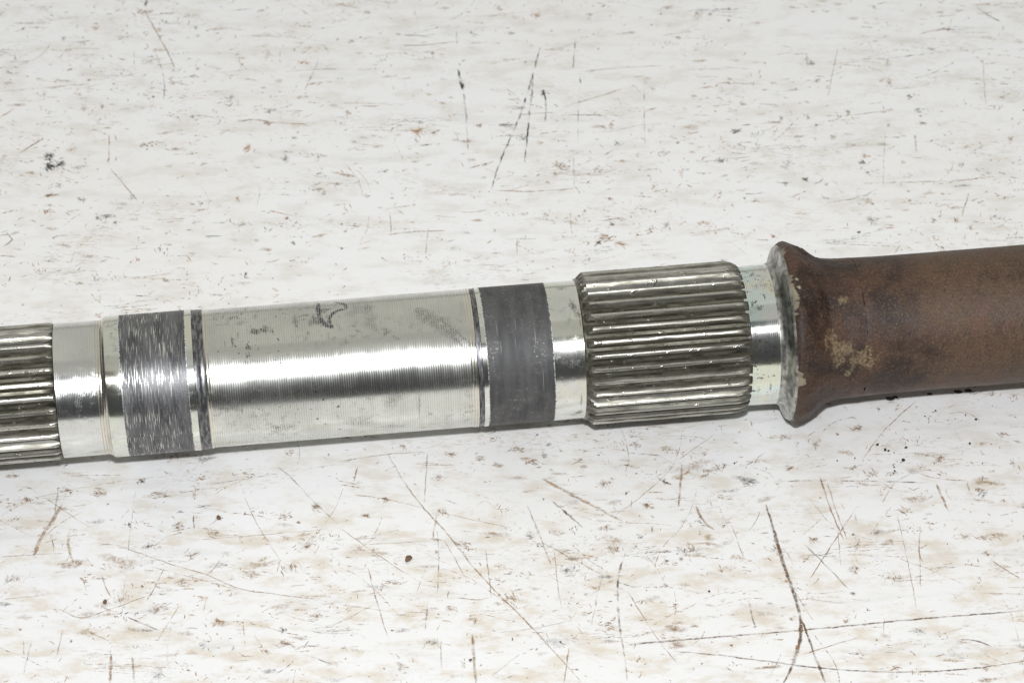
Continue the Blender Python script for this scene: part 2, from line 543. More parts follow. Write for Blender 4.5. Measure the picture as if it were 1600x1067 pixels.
class Decal:
    """flat stains and dirt-filled scratches, each soft at its edges, lying on a surface"""
    layer = 0

    def __init__(self, place=None):
        self.v, self.f, self.c = [], [], []
        self.place = place

    def z(self):
        Decal.layer = (Decal.layer + 37) % 1000
        return 0.00002 + Decal.layer * 1.0e-7

    def emit(self, x, y, z, c, a):
        self.v.append(self.place(x, y, z) if self.place else (x, y, z))
        self.c.append((*c, a))

    def ribbon(self, pts, w, col, a, breakup=0.35, taper=True, core=0.35):
        n = len(pts)
        if n < 2:
            return
        z = self.z()
        b = len(self.v)
        for i, (x, y) in enumerate(pts):
            p, q = pts[max(i - 1, 0)], pts[min(i + 1, n - 1)]
            dx, dy = q[0] - p[0], q[1] - p[1]
            l = math.hypot(dx, dy) or 1e-9
            nx, ny = -dy / l, dx / l
            t = i / (n - 1)
            k = min(1.0, 5 * t + 0.3, 5 * (1 - t) + 0.3) if taper else 1.0
            ww = w * 0.5 * k * (1 + rnd.uniform(-0.25, 0.25))
            aa = a * max(0.0, 1 + rnd.uniform(-breakup, breakup * 0.4)) * (1.0 if 0 < i < n - 1 else 0.35)
            if breakup > 0.8 and rnd.random() < 0.22:
                aa *= 0.1
            for e, ea in ((-1, 0), (-core, aa), (core, aa), (1, 0)):
                self.emit(x + nx * ww * e, y + ny * ww * e, z, col, ea)
        for i in range(n - 1):
            for k in range(3):
                p = b + 4 * i + k
                self.f.append((p, p + 4, p + 5, p + 1))

    def blot(self, x, y, rx, ry, ang, col, a, seg=9, ragged=0.45):
        z = self.z()
        b = len(self.v)
        ca, sa = math.cos(ang), math.sin(ang)
        self.emit(x, y, z, col, a)
        rr = [1 + rnd.uniform(-ragged, ragged) for _ in range(seg)]
        for ring, ra, k in ((0.5, 0.75, 1), (1.0, 0.0, 1)):
            for i in range(seg):
                t = 2 * math.pi * i / seg
                u, v = math.cos(t) * rx * rr[i] * ring, math.sin(t) * ry * rr[i] * ring
                self.emit(x + u * ca - v * sa, y + u * sa + v * ca, z, col, a * ra * rnd.uniform(0.6, 1.1))
        for i in range(seg):
            j = (i + 1) % seg
            self.f.append((b, b + 1 + i, b + 1 + j))
            self.f.append((b + 1 + i, b + 1 + seg + i, b + 1 + seg + j, b + 1 + j))

    def build(self, name, mat, parent, kind=None):
        me = mesh_of(name, self.v, self.f, smooth=False)
        at = me.color_attributes.new('tone', 'FLOAT_COLOR', 'POINT')
        at.data.foreach_set('color', [q for c in self.c for q in c])
        ob = link(name, me, mat, parent)
        if kind:
            ob['kind'] = kind
        return ob


def smooth_path(pts, step):
    """Catmull-Rom through the points with about `step` between samples"""
    if len(pts) == 2:
        (x0, y0), (x1, y1) = pts
        n = max(2, int(math.hypot(x1 - x0, y1 - y0) / step))
        return [(x0 + (x1 - x0) * i / n, y0 + (y1 - y0) * i / n) for i in range(n + 1)]
    P = [pts[0]] + list(pts) + [pts[-1]]
    out = []
    for k in range(1, len(P) - 2):
        a, b, c, d = P[k - 1], P[k], P[k + 1], P[k + 2]
        n = max(2, int(math.hypot(c[0] - b[0], c[1] - b[1]) / step))
        for i in range(n):
            t = i / n
            out.append(tuple(0.5 * ((2 * b[q]) + (-a[q] + c[q]) * t + (2 * a[q] - 5 * b[q] + 4 * c[q] - d[q]) * t * t + (-a[q] + 3 * b[q] - 3 * c[q] + d[q]) * t ** 3) for q in (0, 1)))
    out.append(pts[-1])
    return out


BR, DB, BK, GR, TN, OR, RD, WH, MG = ((0.32, 0.182, 0.075), (0.130, 0.070, 0.033), (0.022, 0.021, 0.025), (0.24, 0.24, 0.235),
                                  (0.48, 0.345, 0.205), (0.46, 0.22, 0.07), (0.28, 0.09, 0.055), (0.88, 0.88, 0.89), (0.16, 0.130, 0.110))
TILE = {'UL': (0, 0, 2.668), 'UM': (530, 0, 2.668), 'UR': (1060, 0, 2.667), 'LL': (0, 660, 2.62), 'LM': (530, 660, 2.62), 'LR': (1060, 600, 2.285)}
MM = 0.001
PXM = D / F                          # metres per picture unit at the shaft

# --- scratches one can pick out: tile, colour, width (picture units), strength, points in the tile
STROKES = [
    ('UL', BR, 3.0, .55, [(600, 40), (650, 130), (700, 220), (730, 290)]), ('UL', GR, 1.6, .7, [(645, 215), (675, 290), (685, 360), (682, 425)]),
    ('UL', MG, 1.5, .6, [(55, 205), (70, 255), (130, 255), (180, 225), (218, 175)]), ('UL', BR, 1.5, .55, [(0, 383), (150, 370), (380, 350)]),
    ('UL', BR, 1.6, .5, [(60, 100), (190, 92)]), ('UL', TN, 1.8, .5, [(250, 225), (300, 205), (420, 205)]), ('UL', BR, 3, .5, [(80, 640), (185, 575)]),
    ('UL', OR, 2.5, .55, [(0, 490), (60, 455)]), ('UL', BR, 2, .6, [(455, 700), (500, 750), (550, 810), (580, 850)]), ('UL', GR, 1.6, .6, [(395, 750), (485, 740)]),
    ('UL', BR, 3, .65, [(980, 510), (1060, 500), (1140, 512), (1280, 520)]), ('UL', BR, 1.8, .6, [(1190, 300), (1300, 292), (1410, 288)]),
    ('UL', MG, 2.4, .7, [(870, 932), (950, 928)]), ('UL', BR, 1.8, .5, [(640, 920), (780, 910)]), ('UL', OR, 2, .6, [(1120, 878), (1240, 905)]),
    ('UL', GR, 2.6, .55, [(830, 985), (930, 985)]), ('UL', MG, 3, .6, [(1230, 960), (1290, 935)]), ('UL', DB, 3, .8, [(785, 848), (820, 856)]),
    ('UL', BR, 2.2, .65, [(10, 1030), (50, 1000), (20, 965)]), ('UL', GR, 1.6, .6, [(230, 1000), (235, 985), (370, 980)]), ('UL', TN, 1.5, .5, [(1270, 380), (1330, 250)]),
    ('UL', GR, 1.6, .5, [(560, 200), (560, 285)]), ('UL', BR, 1.8, .5, [(455, 560), (455, 690)]), ('UL', GR, 1.4, .5, [(1085, 790), (1070, 870)]),
    ('UM', BK, 2.4, 1.0, [(838, 195), (800, 340), (765, 450), (735, 530), (690, 630), (655, 720), (633, 798)]), ('UM', BK, 2.6, 1.0, [(808, 300), (805, 370), (795, 460), (785, 560), (772, 682)]),
    ('UM', BK, 3.6, .95, [(495, 290), (505, 335), (517, 380)]), ('UM', GR, 3.2, .7, [(517, 380), (525, 440), (532, 520)]), ('UM', GR, 1.5, .55, [(532, 520), (540, 690)]),
    ('UM', GR, 1.5, .5, [(487, 100), (492, 190)]), ('UM', BK, 2.6, .9, [(850, 370), (862, 440), (858, 512)]), ('UM', MG, 2.2, .6, [(985, 160), (975, 290)]),
    ('UM', MG, 2.8, .75, [(1003, 308), (1008, 360)]), ('UM', MG, 2.2, .7, [(1020, 310), (1024, 350)]), ('UM', GR, 1.6, .6, [(1000, 340), (995, 600)]),
    ('UM', BR, 2, .6, [(230, 190), (340, 190), (490, 175)]), ('UM', BR, 1.7, .6, [(1020, 300), (1160, 285), (1360, 275)]), ('UM', BR, 1.7, .6, [(940, 445), (1060, 410), (1180, 372)]),
    ('UM', MG, 3.4, .6, [(660, 525), (740, 522)]), ('UM', BR, 2.6, .6, [(740, 480), (900, 470)]), ('UM', MG, 2, .6, [(950, 480), (1220, 482)]), ('UM', BR, 3, .55, [(1270, 468), (1325, 450)]),
    ('UM', BK, 2, .8, [(30, 625), (80, 618)]), ('UM', BK, 2, .8, [(280, 610), (385, 605)]), ('UM', BR, 2.2, .75, [(205, 980), (300, 968), (440, 962)]), ('UM', BR, 1.8, .65, [(210, 870), (300, 858)]),
    ('UM', BR, 1.5, .6, [(213, 890), (217, 975)]), ('UM', BR, 1.9, .65, [(640, 795), (720, 797), (800, 800), (980, 788)]), ('UM', BR, 1.4, .55, [(500, 885), (560, 885), (620, 875)]),
    ('UM', WH, 1.8, .9, [(690, 540), (860, 520), (1100, 495)]), ('UM', WH, 2.2, .7, [(100, 445), (450, 420)]), ('UM', GR, 1.4, .7, [(1270, 330), (1274, 610)]), ('UM', BR, 1.4, .55, [(690, 370), (730, 395), (760, 430)]),
    ('UM', BK, 2.2, .7, [(774, 250), (779, 270)]), ('UM', TN, 1.8, .45, [(0, 430), (200, 432)]), ('UM', GR, 2, .5, [(1020, 680), (1120, 640), (1200, 590)]),
    ('UM', BR, 1.7, .5, [(740, 990), (742, 1060)]), ('UM', TN, 2, .5, [(370, 960), (360, 1060)]), ('UM', GR, 1.6, .55, [(975, 640), (980, 790)]), ('UM', GR, 2.4, .4, [(680, 998), (830, 996)]),
    ('UR', GR, 2, .7, [(620, 262), (700, 250), (870, 245), (1000, 230), (1150, 215), (1320, 205)]), ('UR', DB, 2.6, .75, [(1240, 28), (1290, 65), (1345, 92)]), ('UR', RD, 2, .5, [(1080, 70), (1160, 65)]),
    ('UR', RD, 2.4, .45, [(1000, 145), (1060, 130), (1150, 120)]), ('UR', MG, 2, .6, [(30, 50), (115, 38)]), ('UR', GR, 2, .75, [(65, 680), (170, 668), (300, 655)]),
    ('UR', BK, 3, .75, [(515, 752), (545, 744)]), ('UR', BK, 2.6, .7, [(555, 768), (585, 762), (605, 745)]), ('UR', GR, 3, .7, [(400, 760), (455, 766)]), ('UR', MG, 2, .65, [(610, 485), (730, 480), (900, 460)]),
    ('UR', MG, 2, .65, [(250, 525), (370, 515), (440, 503)]), ('UR', BR, 1.8, .6, [(860, 762), (1080, 758), (1210, 750), (1320, 735)]), ('UR', BR, 3, .55, [(985, 560), (992, 640)]),
    ('UR', GR, 1.6, .65, [(970, 330), (1050, 310), (1150, 260)]), ('UR', OR, 2.6, .5, [(80, 370), (150, 362)]), ('UR', BR, 1.6, .6, [(150, 350), (250, 350), (350, 356)]), ('UR', BR, 2, .5, [(1180, 905), (1212, 800)]),
    ('UR', TN, 1.5, .55, [(1268, 240), (1280, 440)]), ('UR', GR, 1.3, .55, [(332, 540), (330, 640)]), ('UR', BR, 1.4, .5, [(665, 200), (640, 320), (622, 410)]), ('UR', GR, 1.3, .5, [(860, 560), (852, 790)]),
    ('UR', MG, 2, .6, [(430, 382), (512, 372)]), ('UR', BR, 2, .55, [(420, 190), (480, 202)]), ('UR', BR, 2, .6, [(890, 372), (985, 366)]), ('UR', GR, 1.8, .6, [(270, 810), (380, 806)]),
    ('UR', MG, 2.2, .6, [(900, 1060), (925, 1020)]), ('UR', BR, 1.6, .5, [(560, 960), (480, 962)]), ('UR', WH, 1.8, .7, [(540, 165), (830, 155)]), ('UR', GR, 1.8, .45, [(20, 290), (300, 288)]),
    ('LL', TN, 5.0, .85, [(255, 335), (210, 410), (165, 480), (140, 545)]), ('LL', DB, 1.3, .6, [(250, 332), (204, 408), (159, 478), (135, 545)]), ('LL', DB, 3.2, .8, [(146, 528), (136, 550)]),
    ('LL', MG, 2, .6, [(238, 260), (232, 320), (224, 385)]), ('LL', TN, 4.6, .75, [(285, 445), (280, 500), (300, 580)]), ('LL', DB, 1.8, .65, [(213, 465), (220, 530)]), ('LL', DB, 2.4, .75, [(793, 375), (795, 445)]),
    ('LL', BR, 1.7, .75, [(475, 500), (700, 580), (850, 625), (980, 680), (1150, 705), (1320, 725)]), ('LL', GR, 1.2, .6, [(555, 280), (520, 560), (498, 790)]), ('LL', BR, 2, .7, [(415, 625), (435, 680), (460, 720)]),
    ('LL', BR, 1.7, .7, [(672, 600), (630, 680), (600, 730)]), ('LL', DB, 2.2, .75, [(520, 795), (590, 825), (650, 850)]), ('LL', BR, 5, .7, [(455, 945), (450, 1067)]), ('LL', BR, 3, .65, [(540, 955), (550, 1060)]),
    ('LL', MG, 1.6, .75, [(1075, 145), (1180, 215), (1290, 330), (1390, 420)]), ('LL', BR, 1.6, .6, [(0, 550), (160, 540), (260, 535)]), ('LL', BR, 1.4, .55, [(0, 725), (200, 705)]),
    ('LL', TN, 2.2, .7, [(240, 760), (330, 800), (450, 765), (600, 710)]), ('LL', GR, 1.6, .6, [(760, 265), (950, 240), (1200, 200), (1389, 170)]), ('LL', BR, 1.3, .5, [(135, 310), (400, 255), (650, 220)]),
    ('LL', BR, 1.5, .6, [(190, 310), (260, 360), (370, 430)]), ('LL', BR, 1.3, .6, [(800, 480), (1000, 465), (1330, 437)]), ('LL', BR, 1.3, .55, [(1000, 300), (1050, 410), (1100, 490), (1150, 570)]),
    ('LL', BR, 2.4, .6, [(95, 890), (100, 960)]), ('LL', BR, 2, .6, [(258, 850), (230, 960)]), ('LL', GR, 1.8, .65, [(130, 890), (95, 1030)]), ('LL', WH, 2.4, .9, [(965, 200), (1000, 290)]), ('LL', BR, 2.2, .7, [(75, 262), (125, 268), (155, 290)]),
    ('LL', TN, 1.6, .6, [(740, 740), (640, 900)]), ('LL', BR, 1.6, .55, [(620, 590), (1000, 690)]), ('LL', GR, 1.8, .65, [(1240, 945), (1389, 1000)]), ('LL', DB, 2, .6, [(945, 935), (962, 915)]),
    ('LL', BR, 1.6, .6, [(350, 850), (450, 895)]), ('LL', BR, 1.6, .6, [(440, 825), (495, 812)]), ('LL', BR, 1.5, .6, [(830, 780), (850, 715)]), ('LL', WH, 2.6, .7, [(700, 810), (680, 1000)]),
    ('LM', BR, 2, .65, [(0, 160), (200, 130), (360, 122)]), ('LM', BR, 2, .6, [(362, 122), (355, 230), (350, 330)]), ('LM', BR, 2.2, .75, [(200, 130), (270, 250), (350, 355), (430, 440), (540, 580), (650, 700), (790, 840), (990, 1060)]),
    ('LM', BR, 2.4, .6, [(400, 370), (382, 480)]), ('LM', MG, 2, .7, [(400, 440), (408, 560), (402, 700)]), ('LM', BR, 1.4, .65, [(0, 430), (200, 570), (340, 660)]), ('LM', BR, 2, .7, [(120, 595), (150, 720), (200, 880)]),
    ('LM', DB, 2.8, .85, [(868, 318), (940, 380), (1000, 432)]), ('LM', TN, 5, .65, [(830, 230), (980, 310), (1170, 410)]), ('LM', DB, 3.2, .8, [(940, 297), (995, 315)]), ('LM', BR, 2.6, .6, [(770, 340), (820, 460), (870, 590)]),
    ('LM', BR, 2, .65, [(830, 490), (960, 560), (1080, 625)]), ('LM', MG, 2.8, .75, [(1080, 622), (1060, 692)]), ('LM', MG, 3.4, .8, [(1172, 530), (1145, 620), (1140, 720), (1150, 850), (1170, 960)]), ('LM', MG, 2.2, .55, [(1170, 960), (1180, 1060)]),
    ('LM', DB, 3, .85, [(1180, 910), (1290, 900), (1389, 893)]), ('LM', BR, 1.5, .65, [(1180, 690), (1300, 880), (1389, 990)]), ('LM', BR, 1.5, .65, [(1130, 380), (1240, 300), (1380, 170)]), ('LM', BR, 1.3, .65, [(400, 365), (600, 410), (700, 430)]),
    ('LM', BR, 1.8, .65, [(60, 295), (200, 315), (340, 350)]), ('LM', BR, 2.2, .7, [(470, 715), (560, 725), (620, 715)]), ('LM', BR, 2, .65, [(624, 720), (600, 520)]), ('LM', BR, 4.4, .65, [(545, 865), (552, 960), (560, 1067)]),
    ('LM', BR, 2.2, .65, [(942, 910), (920, 1065)]), ('LM', BR, 1.4, .6, [(650, 860), (780, 845), (930, 815)]), ('LM', BR, 1.5, .6, [(880, 520), (892, 640), (910, 760)]), ('LM', MG, 2.2, .75, [(968, 645), (978, 712)]),
    ('LM', MG, 2, .65, [(1180, 125), (1320, 135)]), ('LM', BR, 1.4, .65, [(550, 350), (600, 320), (632, 350)]), ('LM', DB, 3, .75, [(1300, 222), (1330, 245), (1365, 255)]), ('LM', MG, 2.2, .75, [(430, 312), (485, 335)]),
    ('LM', BR, 1.6, .6, [(430, 480), (520, 640)]), ('LM', BR, 1.6, .6, [(0, 745), (220, 775)]), ('LM', TN, 1.6, .6, [(100, 500), (370, 485)]), ('LM', DB, 2.2, .7, [(1275, 380), (1290, 390)]), ('LM', BK, 2.4, .7, [(1282, 420), (1280, 452)]),
    ('LM', GR, 2.4, .55, [(365, 720), (350, 850)]), ('LM', BR, 2, .6, [(75, 180), (58, 245)]), ('LM', BR, 1.5, .6, [(620, 1040), (740, 945)]), ('LM', GR, 2.4, .5, [(1060, 690), (1030, 850)]), ('LM', BR, 2, .6, [(415, 900), (418, 1010)]),
    ('LR', DB, 5.2, .95, [(312, 428), (340, 520), (375, 640), (420, 770), (437, 860), (430, 930), (400, 1020), (372, 1072)]), ('LR', DB, 3.4, .85, [(440, 840), (480, 950), (527, 1075)]),
    ('LR', DB, 2.8, .85, [(-170, 925), (0, 913), (440, 878), (800, 843), (1240, 808)]), ('LR', DB, 2.6, .85, [(-10, 955), (130, 965), (400, 1000), (600, 1020), (830, 1027), (1040, 1015), (1240, 988)]),
    ('LR', BR, 3.6, .75, [(12, 285), (8, 360), (0, 440)]), ('LR', BR, 2.6, .75, [(505, 328), (540, 440), (590, 557)]), ('LR', BR, 2, .6, [(530, 350), (570, 470), (602, 555)]), ('LR', DB, 1.9, .8, [(448, 570), (520, 640), (610, 735)]),
    ('LR', BR, 1.8, .7, [(630, 450), (550, 570), (470, 695)]), ('LR', BR, 2, .75, [(852, 58), (740, 160), (660, 265)]), ('LR', MG, 2, .75, [(345, 348), (500, 345), (700, 347), (890, 352)]), ('LR', BR, 2.2, .65, [(860, 320), (940, 340), (1040, 345)]),
    ('LR', BR, 3.6, .7, [(920, 355), (965, 457)]), ('LR', BR, 2.2, .75, [(863, 503), (860, 600), (875, 640)]), ('LR', BR, 1.7, .6, [(862, 600), (865, 730)]), ('LR', BR, 1.3, .6, [(780, 460), (820, 640), (850, 800)]),
    ('LR', GR, 2.8, .7, [(250, 770), (275, 875)]), ('LR', BR, 1.8, .7, [(1115, 628), (1225, 698)]), ('LR', DB, 2.6, .65, [(1000, 912), (1060, 915), (1120, 937)]), ('LR', MG, 1.8, .7, [(982, 160), (1010, 210)]), ('LR', DB, 2.8, .8, [(410, 203), (430, 228)]),
    ('LR', BR, 1.8, .65, [(270, 290), (285, 262), (312, 245)]), ('LR', MG, 2, .7, [(310, 300), (342, 338)]), ('LR', BR, 4.2, .6, [(60, 430), (90, 490), (130, 520)]), ('LR', BR, 1.5, .6, [(185, 490), (240, 640)]), ('LR', MG, 1.6, .6, [(540, 368), (740, 358)]),
    ('LR', BR, 2, .6, [(620, 330), (540, 340)]), ('LR', BR, 1.5, .6, [(1085, 745), (1234, 750)]), ('LR', BR, 1.7, .6, [(460, 960), (650, 900)]), ('LR', BR, 1.6, .65, [(730, 905), (735, 830)]), ('LR', BR, 3, .6, [(1030, 345), (1040, 390)]),
    ('LR', TN, 1.6, .6, [(0, 270), (130, 180)]), ('LR', BR, 1.6, .6, [(730, 420), (770, 355), (830, 320)]), ('LR', BR, 2.6, .6, [(630, 460), (636, 500)]), ('LR', GR, 2, .6, [(1175, 390), (1200, 425)]), ('LR', BR, 1.5, .6, [(570, 520), (578, 650)]),
]
# --- stains one can pick out: tile, colour, half width, half height (picture units), strength, centre in the tile
STAINS = [
    ('UL', BK, 9, 11, .9, (205, 655)), ('UL', BK, 12, 8, .95, (205, 695)), ('UL', BK, 8, 7, .85, (250, 685)), ('UL', BK, 4, 7, .8, (608, 15)), ('UL', BR, 7, 6, .6, (585, 48)), ('UL', OR, 10, 4, .55, (1270, 262)), ('UL', OR, 9, 7, .65, (1030, 620)),
    ('UL', GR, 6, 9, .7, (1190, 660)), ('UL', GR, 6, 3, .75, (1225, 577)), ('UL', GR, 7, 4, .7, (338, 832)), ('UL', GR, 4, 5, .7, (480, 930)), ('UL', GR, 4, 5, .7, (403, 912)), ('UL', GR, 5, 5, .7, (548, 822)), ('UL', GR, 12, 4, .25, (320, 700)),
    ('UL', BR, 6, 6, .6, (425, 445)), ('UL', BR, 5, 7, .55, (350, 455)), ('UL', OR, 4, 3, .6, (990, 830)), ('UL', BR, 8, 3, .6, (600, 606)), ('UL', BR, 5, 6, .55, (265, 165)), ('UL', OR, 7, 6, .4, (400, 115)), ('UL', TN, 9, 5, .45, (300, 625)),
    ('UL', GR, 6, 4, .6, (245, 775)), ('UL', MG, 4, 3, .7, (800, 487)), ('UL', MG, 4, 6, .6, (1350, 805)), ('UL', BR, 9, 4, .6, (1115, 515)), ('UL', BR, 4, 7, .55, (185, 395)), ('UL', GR, 5, 8, .5, (965, 405)), ('UL', TN, 12, 8, .3, (1120, 230)),
    ('UM', OR, 10, 8, .85, (328, 548)), ('UM', BR, 8, 4, .5, (400, 552)), ('UM', OR, 9, 5, .75, (822, 66)), ('UM', BR, 4, 7, .6, (390, 225)), ('UM', BK, 4, 6, .85, (850, 392)), ('UM', BK, 4, 6, .85, (513, 362)), ('UM', GR, 6, 4, .7, (1160, 600)), ('UM', GR, 8, 5, .55, (765, 580)),
    ('UM', BR, 11, 6, .7, (1110, 995)), ('UM', DB, 6, 6, .75, (1082, 1012)), ('UM', OR, 12, 4, .4, (1180, 1018)), ('UM', BR, 12, 7, .45, (930, 695)), ('UM', BR, 6, 3, .6, (605, 688)), ('UM', MG, 5, 4, .7, (1137, 938)), ('UM', OR, 6, 6, .5, (1135, 520)), ('UM', BR, 5, 4, .7, (585, 525)),
    ('UM', GR, 12, 5, .4, (1080, 710)), ('UM', MG, 12, 4, .5, (700, 523)), ('UM', BR, 6, 4, .6, (50, 175)), ('UM', BR, 5, 5, .6, (1300, 955)), ('UM', GR, 7, 4, .5, (1365, 940)), ('UM', RD, 3, 3, .5, (322, 590)), ('UM', BR, 6, 3, .6, (720, 142)), ('UM', TN, 10, 5, .5, (35, 470)),
    ('UR', MG, 8, 6, .8, (555, 265)), ('UR', MG, 3, 7, .6, (535, 245)), ('UR', DB, 8, 5, .8, (235, 548)), ('UR', BK, 6, 4, .8, (768, 678)), ('UR', OR, 8, 4, .5, (780, 650)), ('UR', GR, 9, 8, .6, (808, 920)), ('UR', DB, 5, 4, .8, (962, 406)), ('UR', OR, 5, 8, .7, (14, 718)), ('UR', MG, 9, 4, .7, (180, 672)),
    ('UR', OR, 4, 3, .7, (395, 985)), ('UR', OR, 5, 3, .75, (962, 835)), ('UR', BR, 6, 5, .65, (1160, 918)), ('UR', BR, 6, 4, .6, (705, 468)), ('UR', RD, 3, 6, .6, (211, 40)), ('UR', RD, 3, 4, .6, (210, 88)), ('UR', BR, 9, 8, .45, (85, 62)), ('UR', GR, 8, 9, .4, (460, 680)), ('UR', BR, 4, 7, .6, (870, 262)),
    ('UR', BR, 6, 5, .6, (645, 570)), ('UR', GR, 8, 6, .5, (1000, 460)), ('UR', BR, 5, 4, .55, (1252, 712)), ('UR', BR, 5, 7, .55, (1385, 580)), ('UR', BR, 6, 3, .6, (320, 838)), ('UR', BK, 3, 3, .8, (430, 497)), ('UR', BK, 3, 5, .75, (541, 490)), ('UR', BK, 3, 2, .7, (575, 522)), ('UR', BK, 3, 2, .8, (752, 968)), ('UR', BR, 5, 5, .6, (580, 335)),
    ('UR', BR, 5, 4, .6, (1125, 122)), ('UR', GR, 7, 3, .6, (450, 765)), ('UR', MG, 6, 4, .75, (528, 750)), ('UR', TN, 8, 8, .4, (790, 840)), ('UR', BR, 5, 3, .6, (1350, 408)), ('UR', GR, 6, 6, .5, (1172, 685)), ('UR', BR, 6, 8, .5, (880, 345)), ('UR', BR, 8, 3, .55, (1020, 515)),
    ('LL', DB, 6, 5, .65, (578, 240)), ('LL', BR, 14, 6, .45, (660, 290)), ('LL', BR, 12, 5, .5, (410, 292)), ('LL', DB, 5, 4, .6, (900, 392)), ('LL', BR, 12, 6, .5, (730, 425)), ('LL', BR, 14, 6, .5, (1250, 500)), ('LL', BR, 16, 7, .5, (1190, 590)), ('LL', BR, 12, 5, .5, (785, 540)), ('LL', BR, 12, 6, .5, (755, 655)), ('LL', BR, 14, 8, .4, (660, 760)),
    ('LL', BR, 10, 6, .6, (1300, 345)), ('LL', BR, 10, 5, .5, (1160, 385)), ('LL', OR, 10, 4, .45, (890, 812)), ('LL', BR, 14, 5, .45, (1170, 905)), ('LL', BR, 12, 5, .45, (270, 275)), ('LL', BR, 12, 5, .5, (110, 318)), ('LL', MG, 9, 4, .6, (615, 507)), ('LL', BR, 14, 8, .35, (500, 720)), ('LL', BR, 16, 5, .35, (60, 640)), ('LL', BR, 14, 6, .4, (1030, 620)),
    ('LL', BR, 12, 6, .4, (1290, 790)), ('LL', MG, 5, 4, .5, (1160, 850)), ('LL', BR, 8, 5, .5, (1195, 122)), ('LL', BR, 14, 4, .45, (870, 455)), ('LL', BR, 4, 8, .5, (795, 298)), ('LL', GR, 9, 9, .35, (650, 1030)), ('LL', GR, 6, 6, .4, (830, 905)),
    ('LM', BR, 8, 5, .6, (260, 97)), ('LM', BR, 9, 4, .6, (455, 130)), ('LM', BR, 12, 4, .55, (730, 110)), ('LM', BR, 14, 5, .55, (800, 165)), ('LM', BR, 10, 4, .55, (985, 155)), ('LM', BR, 9, 4, .5, (580, 150)), ('LM', MG, 7, 7, .55, (778, 462)), ('LM', MG, 4, 4, .75, (816, 498)), ('LM', BR, 13, 6, .5, (510, 500)), ('LM', TN, 15, 5, .5, (700, 715)),
    ('LM', BR, 12, 5, .5, (1120, 520)), ('LM', BR, 12, 6, .5, (1090, 250)), ('LM', BR, 9, 5, .55, (1260, 340)), ('LM', GR, 12, 7, .4, (930, 605)), ('LM', BR, 10, 5, .5, (410, 225)), ('LM', BR, 14, 4, .45, (220, 655)), ('LM', RD, 11, 4, .25, (80, 520)), ('LM', BR, 10, 4, .5, (190, 315)), ('LM', BR, 10, 5, .55, (420, 365)), ('LM', BR, 8, 4, .55, (105, 380)),
    ('LM', BR, 7, 6, .5, (255, 1000)), ('LM', GR, 12, 5, .4, (380, 900)), ('LM', BR, 8, 4, .6, (545, 806)), ('LM', DB, 4, 3, .75, (540, 972)), ('LM', BR, 4, 6, .6, (510, 990)), ('LM', MG, 5, 4, .6, (1232, 468)), ('LM', DB, 4, 4, .7, (1330, 243)), ('LM', BR, 8, 6, .5, (1215, 95)), ('LM', MG, 4, 4, .7, (840, 135)), ('LM', MG, 5, 3, .7, (858, 90)), ('LM', BR, 8, 4, .45, (460, 760)),
    ('LR', BR, 9, 6, .5, (490, 213)), ('LR', BR, 11, 4, .5, (640, 158)), ('LR', BR, 9, 5, .55, (380, 190)), ('LR', BR, 9, 5, .5, (930, 268)), ('LR', BR, 7, 4, .6, (1150, 178)), ('LR', BR, 9, 6, .5, (625, 662)), ('LR', GR, 12, 5, .5, (245, 350)), ('LR', GR, 10, 6, .45, (1080, 390)), ('LR', BR, 12, 4, .45, (815, 455)), ('LR', BR, 14, 6, .4, (140, 300)),
    ('LR', BR, 5, 10, .45, (640, 570)), ('LR', DB, 4, 2, .7, (622, 748)), ('LR', BR, 10, 4, .5, (480, 555)), ('LR', BR, 12, 5, .4, (350, 590)), ('LR', BR, 12, 5, .4, (690, 320)), ('LR', BR, 5, 5, .5, (1195, 280)), ('LR', TN, 12, 5, .45, (1020, 545)), ('LR', GR, 12, 5, .35, (860, 880)), ('LR', BR, 6, 4, .5, (600, 845)), ('LR', BR, 12, 5, .4, (1100, 545)), ('LR', BR, 6, 3, .6, (1100, 605)),
    ('LR', BR, 8, 4, .5, (95, 328)), ('LR', BR, 12, 6, .35, (760, 690)), ('LR', BR, 8, 3, .55, (400, 60 + 240)), ('LR', TN, 14, 6, .35, (1150, 660)), ('LR', BR, 14, 5, .35, (40, 590)),
]


def tile_pt(tile, p):
    ox, oy, k = TILE[tile]
    return on_table(ox + p[0] / k, oy + p[1] / k)


